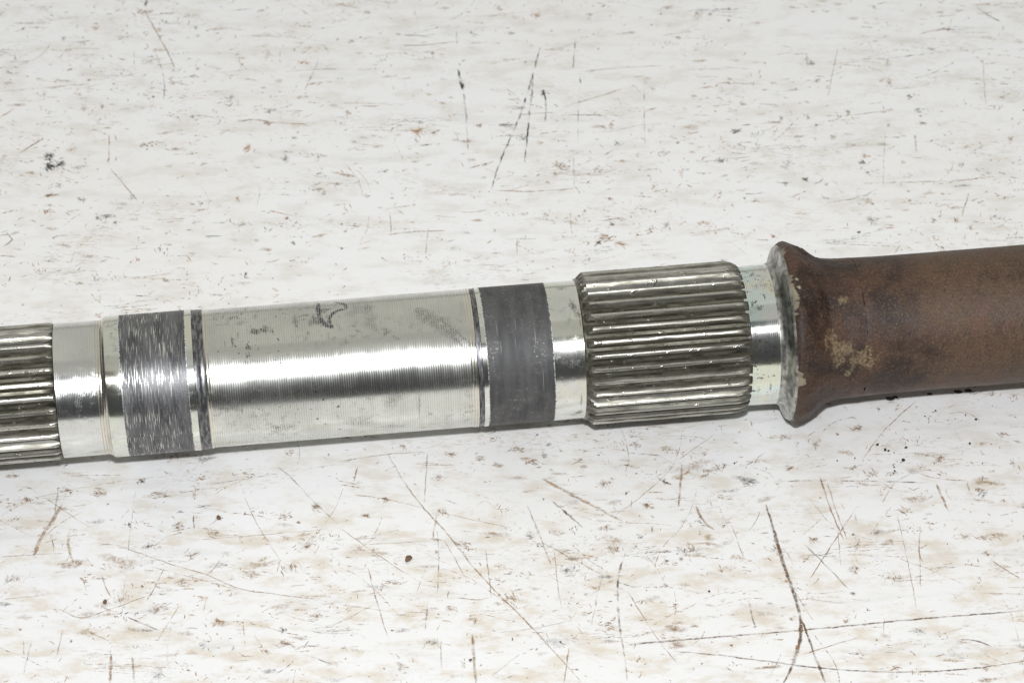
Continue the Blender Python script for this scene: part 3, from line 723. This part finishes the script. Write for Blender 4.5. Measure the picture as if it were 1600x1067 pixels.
SCRATCH_TONE = {BR: (0.36, 0.225, 0.115), DB: (0.17, 0.098, 0.052), MG: (0.20, 0.155, 0.125)}  # paler dirt tones for the single scratches
for tile, col, w, a, pts in STROKES:
    d = Decal()
    path = smooth_path([tile_pt(tile, p) for p in pts], 0.0012)
    jit = 0.00010
    path = [(x + rnd.uniform(-jit, jit), y + rnd.uniform(-jit, jit)) for x, y in path]
    dashed = col in (BK, GR, MG)
    d.ribbon(path, w * PXM * 1.3, SCRATCH_TONE.get(col, col), a * (1.35 if tile[0] == 'U' else 1.05), breakup=0.9 if dashed else 0.45)
    d.build('scratch', M_LINE, table)
for tile, col, rx, ry, a, p in STAINS:
    d = Decal()
    x, y = tile_pt(tile, p)
    d.blot(x, y, rx * PXM * 0.9, ry * PXM * 1.2, rnd.uniform(-0.3, 0.3), col, a * (0.9 if col in (BK, DB) else 0.55), seg=13, ragged=0.7)
    lean = rnd.gauss(0, 0.4) if rnd.random() < 0.6 else rnd.uniform(0.4, 2.7)
    for _ in range(6 + int(rx)):              # a stain breaks up into flecks and short drags
        dx, dy = rnd.gauss(0, rx * 0.55) * PXM, rnd.gauss(0, ry * 0.8) * PXM
        t = lean + rnd.gauss(0, 0.4)
        l = rx * PXM * rnd.uniform(0.15, 0.7)
        cx, cy = math.cos(t) * l, math.sin(t) * l
        b = rnd.gauss(0, 0.25) * l
        d.ribbon([(x + dx - cx, y + dy - cy), (x + dx - cy / l * b, y + dy + cx / l * b), (x + dx + cx, y + dy + cy)], rnd.uniform(1.2, 2.8) * PXM, col, a * rnd.uniform(0.8, 1.5))
    d.build('stain', M_MARK, table)

# --- the countless small flecks, drags and hairline scratches
small = Decal()
XL, YA, YB = 0.24, -0.19, 0.25
KN = 1.65                            # counts below are for a smaller board area
pal_back = [GR, MG, BR, BR, BR, TN, BR, OR, BR, TN]
pal_front = [BR, BR, BR, TN, TN, BR, DB, OR, BR, TN]


def spot():
    return rnd.uniform(-XL, XL), rnd.uniform(YA, YB)


def dens(x, y):
    q = mnoise.noise((x * 20, y * 26, 3.0)) * 0.6 + mnoise.noise((x * 70, y * 80, 8.0)) * 0.4
    return max(0.04, 0.42 + 1.15 * q)


def pick(y):
    return rnd.choice(pal_front if y < -0.01 else pal_back)


for _ in range(int(3600 * KN)):                                   # pin-point specks
    x, y = spot()
    if rnd.random() > dens(x, y) * 1.4:
        continue
    r = abs(rnd.gauss(0.10, 0.14)) * MM + 0.11 * MM
    small.blot(x, y, r * rnd.uniform(0.8, 1.6), r * rnd.uniform(0.8, 1.8), rnd.uniform(-0.7, 0.7), pick(y) if rnd.random() > 0.2 else rnd.choice((BK, DB, MG)), rnd.uniform(0.3, 1.0), seg=6, ragged=0.6)
for _ in range(int(2300 * KN)):                                   # soft smudges, drawn out sideways
    x, y = spot()
    if rnd.random() > dens(x, y) * 1.4:
        continue
    r = rnd.uniform(0.4, 1.7 if y < -0.01 else 1.1) * MM
    small.blot(x, y, r * rnd.uniform(1.2, 3.0), r * rnd.uniform(0.5, 1.0), rnd.gauss(0, 0.15), rnd.choice((BR, TN, TN, TN, BR, GR)), rnd.uniform(0.12, 0.55), seg=9)


def stroke(x, y, t, l, w, col, a, bend):
    k = max(3, int(l / (0.6 * MM)))
    pts, th = [(x, y)], t
    cv = rnd.gauss(0, bend) / k
    for _ in range(k):
        th += cv + rnd.gauss(0, 0.06)
        px, py = pts[-1]
        pts.append((px + math.cos(th) * l / k, py + math.sin(th) * l / k))
    small.ribbon(pts, w * 1.4, col, a * 1.15, breakup=0.85)


def drag(n, l0, l1, spread, w0, w1, a0, a1, front_only=False, bend=0.25):
    for _ in range(int(n * KN)):
        x, y = spot()
        if (front_only and y > -0.01) or rnd.random() > dens(x, y) * 1.4:
            continue
        stroke(x, y, rnd.gauss(0.04, spread), rnd.uniform(l0, l1) * MM, rnd.uniform(w0, w1) * MM, pick(y), rnd.uniform(a0, a1), bend)


drag(2600, 1.0, 6.0, 0.16, 0.12, 0.28, 0.3, 0.9)                 # sideways drags
drag(6500, 0.5, 2.6, 1.4, 0.12, 0.26, 0.4, 1.1, bend=0.7)        # short nicks in any direction
drag(420, 3.0, 14.0, 1.3, 0.11, 0.20, 0.3, 0.7, bend=0.5)        # hairlines
drag(520, 5.0, 26.0, 0.9, 0.11, 0.22, 0.3, 0.7, front_only=True, bend=0.4)
for _ in range(int(950 * KN)):                                             # scuffs: a bundle of little strokes with one lean
    x, y = spot()
    if rnd.random() > dens(x, y) * 1.3:
        continue
    col = pick(y) if rnd.random() > 0.12 else rnd.choice((DB, BK, MG))
    lean = rnd.gauss(0.0, 0.35) if rnd.random() < 0.5 else rnd.uniform(0.3, 2.8)
    sx, sy = rnd.uniform(0.4, 2.2) * MM, rnd.uniform(0.3, 1.0) * MM
    for _k in range(rnd.randint(5, 16)):
        stroke(x + rnd.gauss(0, sx), y + rnd.gauss(0, sy), lean + rnd.gauss(0, 0.25), rnd.uniform(0.3, 1.8) * MM, rnd.uniform(0.12, 0.26) * MM, col, rnd.uniform(0.4, 1.1), 0.4)
for _ in range(int(220 * KN)):                                             # long faint rubs along the board
    x, y = spot()
    l = rnd.uniform(5, 22) * MM
    col = rnd.choice((TN, GR, BR, TN))
    for _k in range(rnd.randint(3, 7)):
        stroke(x + rnd.gauss(0, 2) * MM, y + rnd.gauss(0, 0.5) * MM, rnd.gauss(0.05, 0.03), l * rnd.uniform(0.4, 1), rnd.uniform(0.12, 0.25) * MM, col, rnd.uniform(0.15, 0.5), 0.05)
small.build('fleck_marks', M_MARK, table, 'stuff')

# ------------------------------------------------------------------ axle shaft
shaft = bpy.data.objects.new('axle_shaft', None)
C.objects.link(shaft)
shaft.empty_display_size = 0.02
shaft.rotation_euler = (0, 0, PSI)
shaft['label'] = 'steel axle shaft with two splines, dark worn bands and a rusty brown flanged tube'
shaft['category'] = 'axle shaft'
AX = (0, 0, HAX)

M_TURN = mat_turned('turned_steel', depth=0.0000060, rough=0.22, stain=1.5)
M_TURN_A = mat_turned('turned_steel_fine', period=0.00042, depth=0.000004, rough=0.18, stain=0.4, comb=0.42, base=(0.79, 0.80, 0.775))
M_SMOOTH = mat_turned('ground_steel', period=0.00042, depth=0.0000012, rough=0.17, stain=0.9, comb=0.08, base=(0.81, 0.82, 0.79), tint=((0.74, 0.81, 0.66), (0.84, 0.80, 0.70)))
M_FILM = mat_turned('passivated_steel', period=0.00050, depth=0.000005, rough=0.14, stain=1.6, comb=0.35, base=(0.88, 0.89, 0.86), tint=((0.66, 0.86, 0.84), (0.90, 0.82, 0.58)))
M_GOLD = mat_turned('turned_steel_edge', period=0.00070, depth=0.000030, rough=0.2, stain=0.5, comb=0.8, base=(0.80, 0.77, 0.68))
M_BAND1, M_BAND2, M_GROOVE = mat_band_streaked(), mat_band_speckled(), mat_groove()
M_FACE = mat_flange_face()
M_RUSTF, M_RUST = mat_rust('rusted_flange', True), mat_rust('rusted_tube', False)
M_INK = mat_ink()


def P(pts):
    return [(S(x), RM(x, r)) for x, r in pts]


def lathe(name, prof, mat, seg=220, parent=None, warp=None, sharp=28, cap0=False, cap1=False):
    vs, fs = [], []
    for s, r in prof:
        for i in range(seg):
            t = 2 * math.pi * i / seg
            ss, rr = warp(s, r, t) if warp else (s, r)
            vs.append((ss, rr * math.cos(t), rr * math.sin(t)))
    for k in range(len(prof) - 1):
        for i in range(seg):
            j = (i + 1) % seg
            fs.append((k * seg + i, k * seg + j, (k + 1) * seg + j, (k + 1) * seg + i))
    if cap0:
        fs.append(tuple(range(seg - 1, -1, -1)))
    if cap1:
        b = (len(prof) - 1) * seg
        fs.append(tuple(b + i for i in range(seg)))
    me = mesh_of(name, vs, fs, True, sharp)
    # faces must look outwards
    me.flip_normals()
    return link(name, me, mat, parent or shaft, AX if parent is None else None)


def dense(prof, step):
    out = [prof[0]]
    for (s0, r0), (s1, r1) in zip(prof, prof[1:]):
        n = max(1, int(abs(s1 - s0) / step))
        out += [(s0 + (s1 - s0) * i / n, r0 + (r1 - r0) * i / n) for i in range(1, n + 1)]
    return out


# plain turned sections, left to right (column, radius in picture units)
lathe('neck', P([(93, 105.6), (125, 105.4), (157, 105.2)]), M_TURN_A)
lathe('edge_ring', P([(157, 105.2), (162, 105.0), (166, 105.6), (169, 107.5), (171.5, 110.0)]), M_GOLD)
lathe('ground_ring', P([(171.5, 110.0), (174, 110.7), (194.5, 110.7)]), M_SMOOTH)
lathe('dark_band', dense(P([(194.5, 110.55), (297, 110.4)]), 0.004), M_BAND1)
lathe('ground_ring', P([(297, 110.6), (307, 110.6)]), M_SMOOTH)
lathe('groove', P([(307, 110.6), (308, 109.6), (314, 109.4), (315.5, 110.0), (317, 109.4), (322.5, 109.2), (324, 109.6)]), M_GROOVE)
lathe('edge_ring', P([(324, 109.6), (327, 108.4), (331, 107.9)]), M_GOLD)
lathe('turned_barrel', dense(P([(331, 107.9), (530, 107.7), (729, 107.9)]), 0.004), M_TURN)
lathe('edge_ring', P([(729, 107.9), (733, 108.6), (738.5, 108.9)]), M_GOLD)
lathe('groove', P([(738.5, 108.9), (739.3, 107.8), (746.2, 107.8), (747, 108.9)]), M_GROOVE)
lathe('ground_ring', P([(747, 108.9), (754, 108.9)]), M_SMOOTH)
lathe('dark_band', dense(P([(754, 108.7), (856, 108.3)]), 0.004), M_BAND2)
lathe('ground_ring', P([(856, 108.4), (895, 108.0), (903, 108.2)]), M_SMOOTH)
lathe('passivated_seat', P([(1153, 109.2), (1190, 109.6), (1201, 110.0)]), M_FILM)
lathe('flange_face', P([(1201, 110.0), (1206, 111.2), (1210, 114.0), (1213, 118.5), (1215.5, 125), (1217, 131), (1219, 135.5), (1222.5, 137.4)]), M_FACE)


def flange_warp(s, r, t):
    k = 0.00052
    q = mnoise.noise((math.cos(t) * 5, math.sin(t) * 5, s * 260)) + 0.6 * mnoise.noise((math.cos(t) * 14, math.sin(t) * 14, s * 700))
    edge = min(1.0, max(0.0, (s - S(1222.5)) / 0.0008))
    kk = min(1.0, max(0.0, (r - RM(1285, 112)) / 0.003))
    return s + k * 0.6 * q * edge, r + k * q * edge * (0.25 + 0.75 * kk)


def tube_warp(s, r, t):
    q = mnoise.noise((math.cos(t) * 3, math.sin(t) * 3, s * 90))
    e = min(1.0, max(0.0, (s - S(1335)) / 0.004))
    return s, r + 0.00007 * q * e


fl = [(1222.5, 137.4), (1225, 140.2), (1229, 142.4), (1234, 142.2), (1240, 140.2), (1247, 136.8), (1254, 132.8), (1262, 127.4), (1269, 121.8), (1276, 116.4), (1280, 114.2), (1283, 114.0), (1287, 112.8), (1294, 111.4), (1305, 110.2), (1320, 109.4), (1335, 108.8)]
lathe('rusty_flange', dense(P(fl), 0.0006), M_RUSTF, seg=300, warp=flange_warp, sharp=60)
tube_end = 0.40
rt = RM(1600, 107.6)
lathe('rusty_tube', dense([(S(1335), RM(1335, 108.8)), (S(1370), RM(1370, 107.9)), (S(1450), RM(1450, 107.2)), (S(1600), rt), (tube_end, rt)], 0.004), M_RUST, warp=tube_warp, sharp=60)
# the far half of the axle, out of the picture: matching flange and a plain stub carry that end
fr = [(tube_end, rt), (tube_end + 0.008, RM(1280, 116)), (tube_end + 0.013, RM(1255, 131)), (tube_end + 0.0165, RM(1231, 142)), (tube_end + 0.018, RM(1222, 137)), (tube_end + 0.0195, RM(1210, 114)), (tube_end + 0.05, RM(1190, 109.5))]
lathe('rusty_flange', fr, M_RUSTF, cap1=True, sharp=60)


# splines: a core cylinder and every tooth a piece of its own
def spline(name, n_teeth, s0, s1, r_core, r_tip, core_prof, mat_core, mat_tooth, top_at, phase, half_base, half_tip, ns, rr):
    core = lathe(name, core_prof, mat_core, sharp=50)
    pitch = 2 * math.pi / n_teeth
    tu = half_tip / half_base
    us = [-1, -0.8, -0.62, -0.45, -tu - 0.04, -tu + 0.03, 0, tu - 0.03, tu + 0.04, 0.45, 0.62, 0.8, 1]
    for k in range(n_teeth):
        th0 = phase + k * pitch
        vs, fs = [], []
        e0, e1 = rr.uniform(-1, 1), rr.uniform(-1, 1)
        nick = [(rr.uniform(s0, s1), rr.uniform(0.0004, 0.002), rr.uniform(0.00003, 0.00012), rr.uniform(-0.6, 0.6)) for _ in range(5)]
        for i in range(ns + 1):
            f = i / ns
            f = f + 0.35 * math.sin(2 * math.pi * f) / (2 * math.pi) * -1.0      # rings crowd toward both ends
            s = s0 + (s1 - s0) * f
            top = top_at(s, e0, e1)
            for u in us:
                a = abs(u)
                tip_u = half_tip / half_base
                if a <= tip_u:
                    h = 1.0 - 0.03 * (a / tip_u) ** 2
                else:
                    h = 0.97 * (1 - (a - tip_u) / (1 - tip_u))
                r = (r_core - 0.00025) + (r_tip - r_core + 0.00025) * h
                lim = top - 0.00012 * a * a
                r = min(r, max(lim, r_core - 0.00025))
                for ns_, w, dpt, uu in nick:
                    q = ((s - ns_) / w) ** 2 + ((u - uu) / 0.25) ** 2
                    if q < 4 and h > 0.3:
                        r -= dpt * math.exp(-q)
                r += 0.000012 * h * mnoise.noise((s * 900, u * 2 + k * 5.3, 1.0))
                th = th0 + u * half_base * pitch + 0.0015 * pitch * mnoise.noise((s * 500, k * 3.1, 2.0))
                vs.append((s, r * math.cos(th), r * math.sin(th)))
        m = len(us)
        for i in range(ns):
            for j in range(m - 1):
                fs.append((i * m + j, (i + 1) * m + j, (i + 1) * m + j + 1, i * m + j + 1))
        fs.append(tuple(range(m)))
        fs.append(tuple(ns * m + j for j in range(m - 1, -1, -1)))
        me = mesh_of('spline_tooth', vs, fs, True, 24)
        link('spline_tooth', me, mat_tooth, core)
    return core


# large spline
RT, RC = RM(1030, 119.6), RM(1030, 110.2)
sA, sB = S(906), S(1159)


def top_large(s, e0, e1):
    a = RM(910, 109) + max(0.0, (s - S(905.5) - e0 * 0.00015)) * 0.95
    d = (S(1158) + e1 * 0.0003) - s
    L = 0.0042
    b = RM(1150, 108.6) + (RT - RM(1150, 108.6)) * math.sqrt(max(0.0, 1 - max(0.0, 1 - max(d, 0) / L) ** 2))
    return min(a, b, RT)


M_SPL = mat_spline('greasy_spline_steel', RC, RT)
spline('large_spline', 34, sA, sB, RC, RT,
       P([(903, 108.2), (904.5, 110.6), (907, 110.3), (1030, 110.2), (1140, 110.2), (1150, 109.6), (1153, 109.2)]), mat_spline('greasy_lit_spline_floor', RC, RT, True), M_SPL, top_large, math.radians(2.0), 0.43, 0.085, 44, random.Random(3))

# small spline, running out of the picture
RT2, RC2 = RM(40, 107.8), RM(40, 99.0)
sC, sD = -0.205, S(91.5)


def top_small(s, e0, e1):
    b = RM(90, 105.2) + max(0.0, (S(92) + e1 * 0.0002 - s)) * 0.5
    a = RM(90, 99.0) + max(0.0, s - sC) * 0.8
    return min(a, b, RT2)


M_SPL2 = mat_spline('greasy_fine_spline_steel', RC2, RT2)
run = [(S(93) - 0.0034 * (1 - q), RC2 + (RM(93, 105.6) - RC2) * (1 - math.sqrt(max(0.0, 1 - q * q)))) for q in (0, 0.2, 0.4, 0.55, 0.7, 0.8, 0.88, 0.94, 0.98, 1.0)]
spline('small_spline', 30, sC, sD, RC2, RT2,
       [(sC - 0.004, 0.0002), (sC - 0.004, RC2 - 0.0015), (sC - 0.0025, RC2)] + dense([(sC, RC2), run[0]], 0.004) + run[1:], mat_spline('greasy_lit_fine_spline_floor', RC2, RT2, True), M_SPL2, top_small, math.radians(6.0), 0.43, 0.11, 60, random.Random(5))


# ink scribble, blots and dark smears on the barrel
def barrel(rpx):
    R0 = RM(520, rpx)

    def f(s, arc, z):
        a = arc / R0
        return (s, (R0 + 0.00002 + z) * math.cos(a), (R0 + 0.00002 + z) * math.sin(a))
    return f, R0


def barrel_pts(pts, R0):
    out = []
    for x, y in pts:
        s, a = on_shaft(300 + x / 3.335, 420 + y / 3.335, R0)
        out.append((s, a * R0))
    return out


bf, R0 = barrel(107.9)
INK = (0.045, 0.035, 0.06)
SOOT = (0.05, 0.045, 0.035)
d = Decal(bf)
d.ribbon(smooth_path(barrel_pts([(660, 180), (658, 215), (668, 255), (695, 290), (738, 308)], R0), 0.0004), 0.0015, INK, 1.0, 0.2, core=0.5)
d.ribbon(smooth_path(barrel_pts([(738, 308), (716, 275), (728, 238), (765, 215), (800, 212)], R0), 0.0004), 0.0011, INK, 1.0, 0.2, core=0.5)
d.ribbon(smooth_path(barrel_pts([(800, 212), (803, 195), (780, 180), (740, 174)], R0), 0.0004), 0.0009, INK, 0.8, 0.2, core=0.5)
d.ribbon(smooth_path(barrel_pts([(630, 250), (650, 265), (690, 300)], R0), 0.0004), 0.0022, INK, 0.35, 0.6)
d.build('ink_mark', M_INK, shaft).location = AX
d = Decal(bf)
for (x, y, rx, ry, a, col) in [(325, 328, 26, 20, .9, SOOT), (380, 310, 22, 26, .6, SOOT), (350, 322, 36, 14, .6, SOOT), (412, 318, 10, 22, .45, SOOT), (293, 408, 15, 17, .85, SOOT), (290, 452, 12, 14, .75, SOOT), (280, 490, 14, 14, .4, SOOT),
                               (212, 383, 9, 22, .7, SOOT), (238, 345, 7, 24, .5, SOOT), (170, 390, 6, 18, .3, SOOT), (535, 265, 14, 45, .5, INK), (910, 200, 26, 40, .3, INK), (940, 270, 40, 60, .25, INK), (640, 265, 22, 30, .4, INK), (262, 740, 5, 26, .5, SOOT),
                               (760, 770, 3, 30, .4, SOOT), (1185, 720, 7, 90, .4, SOOT), (1240, 755, 20, 10, .4, SOOT), (450, 830, 70, 40, .3, SOOT), (880, 800, 90, 34, .35, SOOT), (1050, 680, 40, 40, .3, SOOT), (1050, 820, 80, 20, .35, SOOT), (380, 490, 40, 20, .3, SOOT), (1080, 60, 90, 40, .25, SOOT), (870, 210, 70, 50, .2, INK)]:
    (s, q), = barrel_pts([(x, y)], R0)
    k = PXM / 3.335
    d.blot(s, q, rx * k * 1.2, ry * k * 1.3, 0.0, col, a, seg=12, ragged=0.5)
d.build('dark_smudge', M_INK, shaft).location = AX
d = Decal(bf)
d.ribbon(smooth_path(barrel_pts([(1165, 205), (1230, 255), (1300, 290), (1390, 360), (1450, 420)], R0), 0.0006), 0.0052, (0.16, 0.155, 0.14), 0.5, 0.3)
d.build('dark_smudge', M_INK, shaft).location = AX

# dark pits and rubbed spots on the passivated seat and beside the large spline
M_SPOT = mat_spots()
sf, R1 = barrel(110.0)
d = Decal(sf)
DK = (0.10, 0.10, 0.09)
spots = [(970, 170, 7, 16, .6), (1000, 310, 18, 14, .7), (1025, 335, 22, 16, .6), (1050, 282, 10, 22, .8), (985, 322, 10, 26, .6), (985, 425, 10, 14, .6), (962, 505, 22, 18, .6), (1045, 372, 16, 30, .5), (1000, 638, 8, 7, .8), (1030, 702, 22, 8, .8),
         (960, 722, 26, 10, .8), (985, 768, 24, 12, .8), (1082, 745, 6, 46, .6), (1092, 640, 9, 9, .7), (1060, 682, 10, 6, .8), (1022, 762, 9, 7, .7), (990, 600, 14, 6, .6), (965, 580, 16, 7, .6), (1040, 522, 16, 14, .5), (1078, 560, 10, 8, .5), (1010, 660, 9, 6, .8), (1055, 715, 8, 6, .8),
         (950, 690, 10, 8, .7), (1075, 790, 8, 12, .6), (960, 255, 8, 8, .5), (1100, 480, 8, 8, .4), (1020, 560, 14, 8, .5), (955, 800, 16, 10, .6), (1055, 790, 12, 6, .6), (1000, 470, 10, 8, .5)]
for x, y, rx, ry, a in spots:
    k = PXM / 3.335
    u, v = on_shaft(880 + x / 3.335, 380 + y / 3.335, R1)
    d.blot(u, v * R1, rx * k, ry * k, 0.0, DK, a, seg=11, ragged=0.6)
    for _ in range(3):
        d.blot(u + rnd.gauss(0, 14) * k, v * R1 + rnd.gauss(0, 16) * k, rnd.uniform(2, 6) * k, rnd.uniform(2, 6) * k, 0.0, DK, a, seg=7, ragged=0.6)
d.build('dark_smudge', M_SPOT, shaft).location = AX
sf, R1 = barrel(108.7)
d = Decal(sf)
for x, y, rx, ry, a in [(870, 195, 60, 22, .3), (940, 300, 26, 70, .45), (965, 345, 30, 26, .5), (915, 290, 14, 20, .4), (975, 930, 30, 26, .5), (940, 945, 40, 12, .4), (900, 640, 60, 30, .3), (990, 400, 8, 60, .4), (835, 865, 10, 8, .7), (985, 860, 10, 50, .4)]:
    k = PXM / 3.811
    u, v = on_shaft(650 + x / 3.811, 400 + y / 3.811, R1)
    u = min(u, S(900))
    d.blot(u, v * R1, rx * k * 0.8, ry * k, 0.0, DK, a, seg=11, ragged=0.5)
d.build('dark_smudge', M_SPOT, shaft).location = AX

# ------------------------------------------------------------------ loose grit
M_GRIT = mat_grit('black_grit', (0.012, 0.011, 0.012), (0.035, 0.03, 0.03))
M_CHIP = mat_grit('rust_chip', (0.10, 0.05, 0.025), (0.24, 0.15, 0.09))


def crumb_mesh(seed, flat, name):
    import bmesh
    bm = bmesh.new()
    bmesh.ops.create_icosphere(bm, subdivisions=2, radius=1.0)
    for v in bm.verts:
        q = 1 + 0.38 * mnoise.noise(v.co * 1.4 + Vector((seed * 7.1, 0, 0)))
        v.co = Vector((v.co.x * q, v.co.y * q * 0.85, v.co.z * q * flat))
    zm = min(v.co.z for v in bm.verts)
    for v in bm.verts:
        v.co.z -= zm
    me = bpy.data.meshes.new(name)
    bm.to_mesh(me)
    bm.free()
    return me


grits = [crumb_mesh(i, 0.75, 'grit_crumb') for i in range(4)]
chips = [crumb_mesh(i + 9, 0.45, 'rust_chip') for i in range(3)]
for i, (x, y, r) in enumerate([(710, 218, 5.2), (738, 237, 5.6), (750, 240, 4.5), (812, 229, 5), (803, 274, 6.8), (770, 298, 3.2), (772, 311, 3.6), (769, 320, 2.8), (567, 275, 3), (630, 265, 3), (880, 116, 3), (918, 97, 3.5), (1025, 112, 3),
                               (1062, 128, 4.6), (1040, 214, 4.6), (200, 284, 3.4), (165, 290, 2.4), (283, 322, 2.4), (110, 741, 4.4), (770, 246, 2.4), (963, 131, 2), (1085, 284, 2.4), (757, 327, 2.2), (988, 125, 1.8), (1116, 215, 2.2), (630, 292, 2.4), (673, 340, 2.2)]):
    px, py = tile_pt('LR', (x, y))
    o = link('grit_crumb', grits[i % 4], M_GRIT, None, (px, py, 0.0))
    k = r / 2.285 * PXM * 1.05
    o.scale = (k, k, k)
    o.rotation_euler = (0, 0, rnd.uniform(0, 6))
    o['label'] = 'coarse black grit crumb on the table in front of the rusty tube' if r >= 4.4 else 'tiny black grit speck on the table in front of the rusty tube'
    o['category'] = 'grit'
    o['group'] = 'coarse black grit crumbs' if r >= 4.4 else 'tiny black grit specks'
for i, (t, x, y, r, lab) in enumerate([
        ('LM', 285, 560, 15, 'crumpled brown rust chip on the table in front of the turned barrel'),
        ('LL', 430, 736, 10, 'small dark brown chip on the table in front of the streaked dark band'),
        ('LL', 895, 391, 10, 'flat olive brown crumb on the table just in front of the turned barrel')]):
    px, py = tile_pt(t, (x, y))
    o = link('rust_chip', chips[i], M_CHIP, None, (px, py, 0.0))
    k = r / 2.62 * PXM
    o.scale = (k * 1.2, k, k)
    o.rotation_euler = (0, 0, rnd.uniform(0, 6))
    o['label'] = lab
    o['category'] = 'rust chip'
for x, y, r in [(1391, 621, 4.5), (1399, 618, 3), (1453, 613, 3), (1497, 610, 4.5), (1513, 608, 4)]:
    px, py = on_table(x, y + 3)
    o = link('oily_lump', grits[1], M_GRIT, None, (px, py, 0.0))
    k = r * PXM
    o.scale = (k * 1.4, k, k * 0.6)
    o['label'] = 'black oily dirt lump on the table tucked under the rusty tube'
    o['category'] = 'dirt lump'
    o['group'] = 'oily lumps under the rusty tube'
